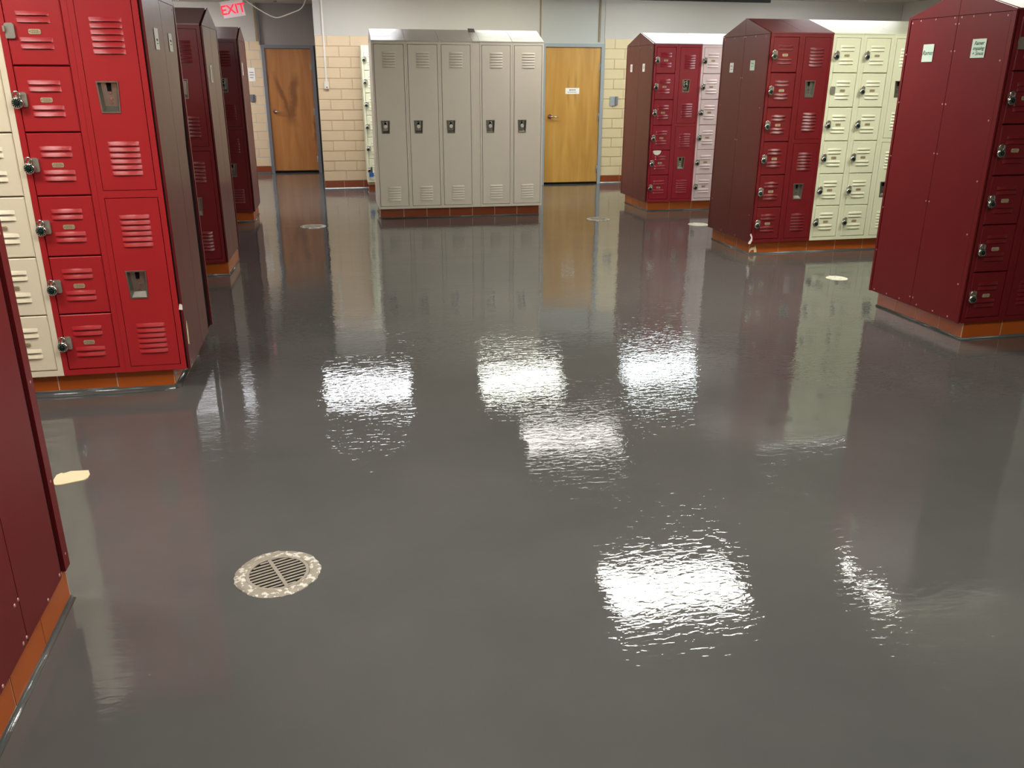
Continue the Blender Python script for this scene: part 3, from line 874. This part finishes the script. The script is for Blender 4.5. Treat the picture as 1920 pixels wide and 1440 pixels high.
g4 = column(G_, 4, 'two', 'cream_green_cast', 'cream_green_cast', 'pale cream two-door locker partly behind the nearest right bank', gG)
column(G_, 5, 'box', 'cream_green_cast', 'cream_green_cast', 'pale cream six-door locker hidden behind the nearest right bank', gG)
box_locks(G_, g0, range(6), 'the middle right bank, dark red column', 'padlocks of the dark red middle locker')
box_locks(G_, g2, (0, 1, 2, 3, 5), 'the first cream column, middle bank', 'padlocks of the first pale cream column')
box_locks(G_, g3, range(6), 'the second cream column, middle bank', 'padlocks of the second pale cream column')
plinth(G_, 'orange tiled plinth with a chipped corner under the middle right bank', .035, 1.82, 0, .0436, 'tile', .298, 3)

# ---- H: nearest bank on the right
gH = 'lockers of the nearest right bank'
hs = [(.06, 1.79), (.20, 1.80), (.33, 1.80), (.43, 1.80), (.49, 1.80), (.66, 1.80), (.80, 1.80), (.88, 1.79), (.445, 1.765), (.475, 1.765), (.445, 1.61), (.475, 1.61),
      (.445, 1.30), (.475, 1.30), (.445, 1.0), (.475, 1.0), (.445, .70), (.475, .70), (.445, .06), (.475, .06), (.06, 1.55), (.06, 1.22), (.06, .87), (.06, .55), (.06, .24), (.90, 1.60), (.90, 1.3), (.90, .95), (.90, .6),
      (.90, .3), (.86, .02), (.72, .02), (.58, .02), (.40, .02), (.24, .02), (.10, .02)]
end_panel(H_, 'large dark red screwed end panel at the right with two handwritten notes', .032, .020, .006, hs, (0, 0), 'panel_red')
h0 = column(H_, 0, 'box', 'maroon', 'hood_red', 'dark red six-door locker at the right picture edge', gH)
h1 = column(H_, 1, 'two', 'maroon', 'hood_red', 'dark red two-door locker cut off by the right picture edge', gH)
column(H_, 2, 'box', 'cream_green_cast', 'cream_green_cast', 'pale cream six-door locker beyond the right picture edge, nearest bank', gH)
column(H_, 3, 'box', 'cream_green_cast', 'cream_green_cast', 'pale cream six-door locker farthest beyond the right picture edge', gH)
box_locks(H_, h0, (0, 1, 2, 3, 4), 'the dark red locker at the right edge', 'padlocks of the right edge locker')
plinth(H_, 'orange tiled plinth under the nearest bank on the right', .0665, 1.23, 0, .022, 'tile', .30, 4)

# ------------------------------------------------------------------ slips of paper on the end panels
def note(bank, v, z, wd, ht, label, tint='paper', lines=(), text=None, size=.04, tilt=0.0, group='paper notes on the end panels'):
    sg = bank.sg
    t = thing('paper_note', label, 'note', bank.at(-sg * .0005, v, z), bank.r, group)
    inner = obj('sheet', MB().box((-.0007, -wd / 2, -ht / 2), (.0007, wd / 2, ht / 2)).mesh('sheet', M[tint]), t)
    inner.rotation_euler = (tilt, 0, 0)
    if text:
        cu = text_mesh(text, size, .35, .0002, M['ink'], .0002)
        o = obj('handwriting', cu, t, (-sg * .0012, 0, 0))
        o.rotation_euler = (PI / 2, 0, -sg * PI / 2)
        o.rotation_euler.rotate_axis('Z', -tilt * sg)
    for pts in lines:
        obj('handwriting', MB().tube([(-sg * .001, p[0] * -sg, p[1]) for p in pts], .0016, 5).mesh('handwriting', M['ink']), t)
    return t
note(H_, .685, 1.722, .100, .105, 'white note with one handwritten word on the nearest right panel', 'paper_tint', (), 'Ramer', .038)
note(H_, .245, 1.738, .112, .105, 'white note with three handwritten lines on the nearest right panel', 'paper_tint', (), 'Ramer\nimpaing\n+ Smoa', .030)
scr = [[(-.025, .01), (-.015, .022), (-.005, .005), (.008, .02), (.02, .004)], [(-.02, -.018), (.0, -.012), (.022, -.016)]]
note(G_, .672, 1.658, .075, .085, 'small white slip on the rear half of the middle right end panel', 'paper', scr)
note(G_, .258, 1.674, .085, .085, 'small white slip on the front half of the middle right end panel', 'paper_tint', [[(p[0], p[1] * .9 + .004) for p in l] for l in scr])
note(F_, .690, 1.675, .070, .090, 'small cream slip on the rear half of the farthest right end panel', 'paper', [[(-.014, .018), (.01, .02), (.012, .0), (-.012, -.016), (.016, -.018)]])
note(F_, .272, 1.678, .075, .090, 'small cream slip on the front half of the farthest right end panel', 'paper', [[(-.014, .018), (.002, -.012), (.016, .02)]])
note(B_, .246, 1.740, .090, .098, 'white slip on the front half of the big left end panel', 'paper', [[(p[0] * .7, p[1] * .6 - .012) for p in l] for l in scr])
note(B_, .622, 1.736, .090, .090, 'white slip on the rear half of the big left end panel', 'paper', [[(p[0] * .7, p[1] * .6) for p in l] for l in scr])
note(C_, .205, 1.585, .090, .130, 'pale slip with a dark mark on the second left end panel', 'paper', [[(.01, .05), (.012, .0), (.008, -.05)]])
note(D_, .170, 1.640, .085, .130, 'pale slip on the farthest left end panel', 'paper', [])

# ------------------------------------------------------------------ chips and wear that stand out as pieces of their own
def chip(parent_loc, rz, poly, ax, label, mat='chip_white', cat='paint chip', name='paint_chip', d=.0015):
    o = obj(name, MB().prism(poly, d, ax, 0).mesh(name, M[mat]), None, parent_loc, rz)
    return tag(o, label, cat)
chip(G_.at(.006, -.0022, ZB + .035), G_.r, [(-.012, -.045), (.010, -.046), (.026, -.012), (.024, .018), (.008, .050), (-.004, .042), (.012, .012), (.006, -.010), (-.010, -.030)], 1,
     'curled white chip at the bottom corner of the middle right bank')
chip(G_.at(.062, .0436 - .0035, .052), G_.r, [(-.028, -.036), (-.030, -.012), (-.012, .012), (.020, .014), (.030, .030), (.040, .006), (.048, -.034), (.024, -.036), (.016, -.008), (-.006, -.012)], 1,
     'cream broken patch on the plinth tile, middle right bank', 'chip')
chip(B_.at(-.004, -.0022, .455), B_.r, [(-.016, -.014), (.002, -.018), (.003, .010), (-.010, .016)], 1, 'white paint chip on the right edge of the big red locker')
chip(B_.at(.0006, .036, .31), B_.r, [(-.02, -.06), (.004, -.07), (.014, .0), (.004, .06), (-.014, .03)], 0, 'tall pale scrape low on the big left end panel', 'chip', 'scrape', 'scrape')

# ------------------------------------------------------------------ things on the walls and ceiling
# exit sign hanging askew from the ceiling before the recess
ex = thing('exit_sign', 'white EXIT sign with glowing red letters hanging askew at top left', 'exit sign', (-1.225, 13.20, ZC))
ex.rotation_euler = (0, math.radians(-9.5), 0)
obj('canopy', MB().cyl((0, 0, -.03), .07, .03, 2, 20, 0, .06).cyl((0, 0, -.16), .012, .14, 2, 10).mesh('canopy', M['white_plastic']), ex)
obj('housing', MB().box((-.15, -.022, -.355), (.15, .022, -.145)).box((-.155, -.026, -.160), (.155, .026, -.140)).mesh('housing', M['white_plastic']), ex)
obj('face', MB().box((-.142, -.0245, -.348), (.142, -.022, -.165)).mesh('face', M['exit_face']), ex)
o = obj('letters', text_mesh('EXIT', .165, 0, .0015, M['exit_red'], .003, .98), ex, (0, -.0265, -.256)); o.rotation_euler = (PI / 2, 0, 0)
# loose white cable
pts = [(-1.10, 13.3, ZC), (-1.053, 13.3, 2.585), (-.918, 13.3, 2.486), (-.749, 13.3, 2.385), (-.66, 13.3, 2.347), (-.612, 13.3, 2.340), (-.56, 13.3, 2.350), (-.496, 13.3, 2.372), (-.38, 13.3, 2.415), (-.293, 13.3, 2.452), (-.24, 13.3, 2.505), (-.21, 13.3, 2.57), (-.195, 13.3, ZC)]
def smooth(p, n=4):
    out = []
    for i in range(len(p) - 1):
        a, b, c, d = [Vector(p[max(0, min(len(p) - 1, i + k))]) for k in (-1, 0, 1, 2)]
        for j in range(n):
            t_ = j / n
            out.append(tuple(.5 * ((2 * b) + (c - a) * t_ + (2 * a - 5 * b + 4 * c - d) * t_ ** 2 + (3 * b - a - 3 * c + d) * t_ ** 3)))
    out.append(p[-1]); return out
tag(obj('hanging_cable', MB().tube(smooth(pts), .0075, 8).mesh('hanging_cable', M['white_plastic'])), 'loose white cable sagging from the ceiling before the brown door', 'cable')
# sprinkler heads
def sprinkler(x, y, label, L=.05):
    t = thing('sprinkler_head', label, 'sprinkler', (x, y, ZC), 0, 'ceiling sprinklers')
    obj('pipe', MB().cyl((0, 0, -L), .011, L, 2, 10).mesh('pipe', M['black']), t)
    obj('deflector', MB().cyl((0, 0, -L - .035), .022, .006, 2, 14).tube([(-.012, 0, -L - .03), (-.014, 0, -L - .012), (-.006, 0, -L)], .003, 6).tube([(.012, 0, -L - .03), (.014, 0, -L - .012), (.006, 0, -L)], .003, 6).mesh('deflector', M['black']), t)
sprinkler(-.66, 14.20, 'small dark sprinkler head above the brown door', .035)
sprinkler(1.13, 12.75, 'small dark sprinkler head above the grey lockers', .075)
# conduit and pull box on the back wall
t = thing('wall_conduit', 'thin white conduit with a small box at its foot, cream block wall', 'conduit', (.008, YB - .012, 1.40))
obj('pipe', MB().box((-.012, -.010, .085), (.012, .004, ZC - 1.40)).mesh('pipe', M['white_plastic']), t)
obj('box', MB().box((-.032, -.032, 0), (.032, .003, .10)).box((-.026, -.036, .006), (.026, -.032, .094)).mesh('box', M['white_plastic']), t)
obj('button', MB().cyl((0, -.036, .022), .008, -.004, 1, 12).mesh('button', M['dark']), t)
# metal plates
def plate_switch(x, y, z, wd, ht, label, mat, side):
    t = thing('switch_plate', label, 'switch plate', (x, y, z))
    obj('cover', MB().box((-wd / 2, -.012, -ht / 2), (wd / 2, 0, ht / 2)).mesh('cover', M[mat]), t)
    obj('box', MB().box((wd * .5 - .002 if side else -.012, -.034, -ht * .40), (wd * .5 + .034 if side else .012, -.010, ht * .5)).mesh('box', M['frame_grey']), t)
plate_switch(4.262, YB - .008, 1.225, .085, .135, 'blue grey metal switch plate right of the golden door', 'frame_blue', True)
plate_switch(-1.214, YN - .008, 1.222, .085, .115, 'grey switch plate on the block wall beside the farthest left bank', 'frame_grey', False)
t = thing('wall_notice', 'pale paper notice on the block wall left of the brown door', 'notice', (-1.192, YN - .010, 1.59))
obj('sheet', MB().box((-.055, -.002, -.105), (.055, 0, .105)).mesh('sheet', M['paper']), t)
obj('print', MB().box((-.036, -.0028, .03), (.03, -.002, .04)).box((-.036, -.0028, -.01), (.036, -.002, 0)).box((-.036, -.0028, -.05), (.02, -.002, -.04)).mesh('print', M['ink_grey']), t)
t = thing('door_sign', 'small white sign with grey print on the golden door', 'sign', (3.627, YB - .001, 1.372))
obj('plate', MB().box((-.108, -.004, -.043), (.108, 0, .043)).mesh('plate', M['paper']), t)
pb = MB()
x = -.05
for wd in (.026, .012, .016, .010, .014):
    pb.box((x, -.0048, .006), (x + wd, -.004, .022), 0); x += wd + .005
pb.box((-.078, -.0046, -.020), (.060, -.004, -.013), 0)
obj('print', pb.mesh('print', M['ink_grey']), t)

# ------------------------------------------------------------------ ceiling lights
for i, (x, y, c, s, lab) in enumerate(LAMPS):
    t = thing('ceiling_light', lab, 'ceiling light', (x, y, ZC), 0, 'ceiling light panels')
    a, b = .61, .305
    fr = MB().box((-a, -b, -.014), (a, -b + .022, 0)).box((-a, b - .022, -.014), (a, b, 0)).box((-a, -b + .022, -.014), (-a + .022, b - .022, 0)).box((a - .022, -b + .022, -.014), (a, b - .022, 0))
    fr.box((-a, -b + .01, -.075), (-a + .012, b - .01, -.014)).box((a - .012, -b + .01, -.075), (a, b - .01, -.014))
    obj('frame', cached('lampframe', lambda: fr.mesh('frame', M['lamp_frame'])), t)
    obj('diffuser', MB().prism([(-b + .024, -.004), (-b + .024, -.055), (-b + .050, -.072), (b - .050, -.072), (b - .024, -.055), (b - .024, -.004)], 2 * a - .026, 0, -a + .013).mesh('diffuser', emitter('lamp_diffuser', c, s)), t)

# ------------------------------------------------------------------ floor drains and marks
def floor_drain(x, y, R, ang, label, full=True):
    t = thing('floor_drain', label, 'floor drain', (x, y, 0), ang, 'round floor drains')
    ri = R * .735
    n = 56; rnd = random.Random(int(x * 100))
    b = MB(); o = []
    prof = [(R, .0005), (R * .985, .004), (R * .80, .0065), (ri, .0055), (ri, .001)]
    V = []
    for q, (r, z) in enumerate(prof):
        for k in range(n):
            j = 1 + (rnd.uniform(-.025, .015) if q < 2 else 0)
            a = 2 * PI * k / n; V.append((r * j * math.cos(a), r * j * math.sin(a), z))
    F = [(i * n + k, i * n + (k + 1) % n, (i + 1) * n + (k + 1) % n, (i + 1) * n + k) for i in range(len(prof) - 1) for k in range(n)]
    b.add(V, F, 0, True)
    obj('rim', b.mesh('rim', M['drain_rim']), t)
    obj('pit', MB().cyl((0, 0, .0006), ri, .0006, 2, 40).mesh('pit', M['dark']), t)
    rs = R * .655
    g = MB().ring((0, 0), rs, ri - .001, .0008, .005, 48)
    g.box((-.006, -rs - .002, .0012), (.006, rs + .002, .005))
    obj('grate_frame', g.mesh('grate_frame', M['drain_iron']), t)
    if full:
        ns = 10; pitch = 2 * rs / (ns + .6)
        for k in range(ns + 1):
            yy = -rs + pitch * (k + .3)
            wdt = pitch * .46
            half = math.sqrt(max(0, rs ** 2 - yy ** 2)) + .003
            for sd in (-1, 1):
                x0, x1 = (.005, half) if sd > 0 else (-half, -.005)
                sh = pitch * .25 * sd
                obj('grate_bar', MB().box((x0, yy - wdt / 2 + sh, .0012), (x1, yy + wdt / 2 + sh, .0034)).mesh('grate_bar', M['drain_iron']), t)
    return t
floor_drain(-.268, 2.556, .142, math.radians(21.0), 'slotted round floor drain with a worn pale rim in the foreground')
floor_drain(-.247, 9.660, .142, .3, 'far round floor drain before the brown door')
floor_drain(3.027, 9.577, .142, .2, 'far round floor drain before the golden door')

def cover(x, y, R, label, seed):
    rnd = random.Random(seed); n = 30
    pl = [(R * (1 + rnd.uniform(-.07, .07)) * math.cos(2 * PI * k / n), R * (1 + rnd.uniform(-.07, .07)) * math.sin(2 * PI * k / n)) for k in range(n)]
    o = obj('cleanout_cover', MB().prism(pl, .003, 2, .0004).mesh('cleanout_cover', M['cover_white']), None, (x, y, 0))
    tag(o, label, 'floor cover', 'round white floor covers')
cover(4.060, 6.220, .085, 'small white round floor cover before the pale cream lockers', 3)
cover(4.035, 8.995, .115, 'white round floor cover behind the peaked middle right panel', 4)

pl = [(-1.202, 3.418), (-1.209, 3.456), (-1.21, 3.498), (-1.197, 3.516), (-1.185, 3.511), (-1.176, 3.517), (-1.162, 3.527), (-1.091, 3.522), (-1.077, 3.484), (-1.076, 3.449), (-1.086, 3.429), (-1.118, 3.419), (-1.166, 3.402), (-1.187, 3.401)]
pl = [(p[0] + 1.14, p[1] - 3.47) for p in pl]
tag(obj('floor_chip', MB().prism(pl, .004, 2, .0004).mesh('floor_chip', M['chip']), None, (-1.140, 3.470, 0)), 'cream chipped patch on the grey floor beside the near left panel', 'floor chip')
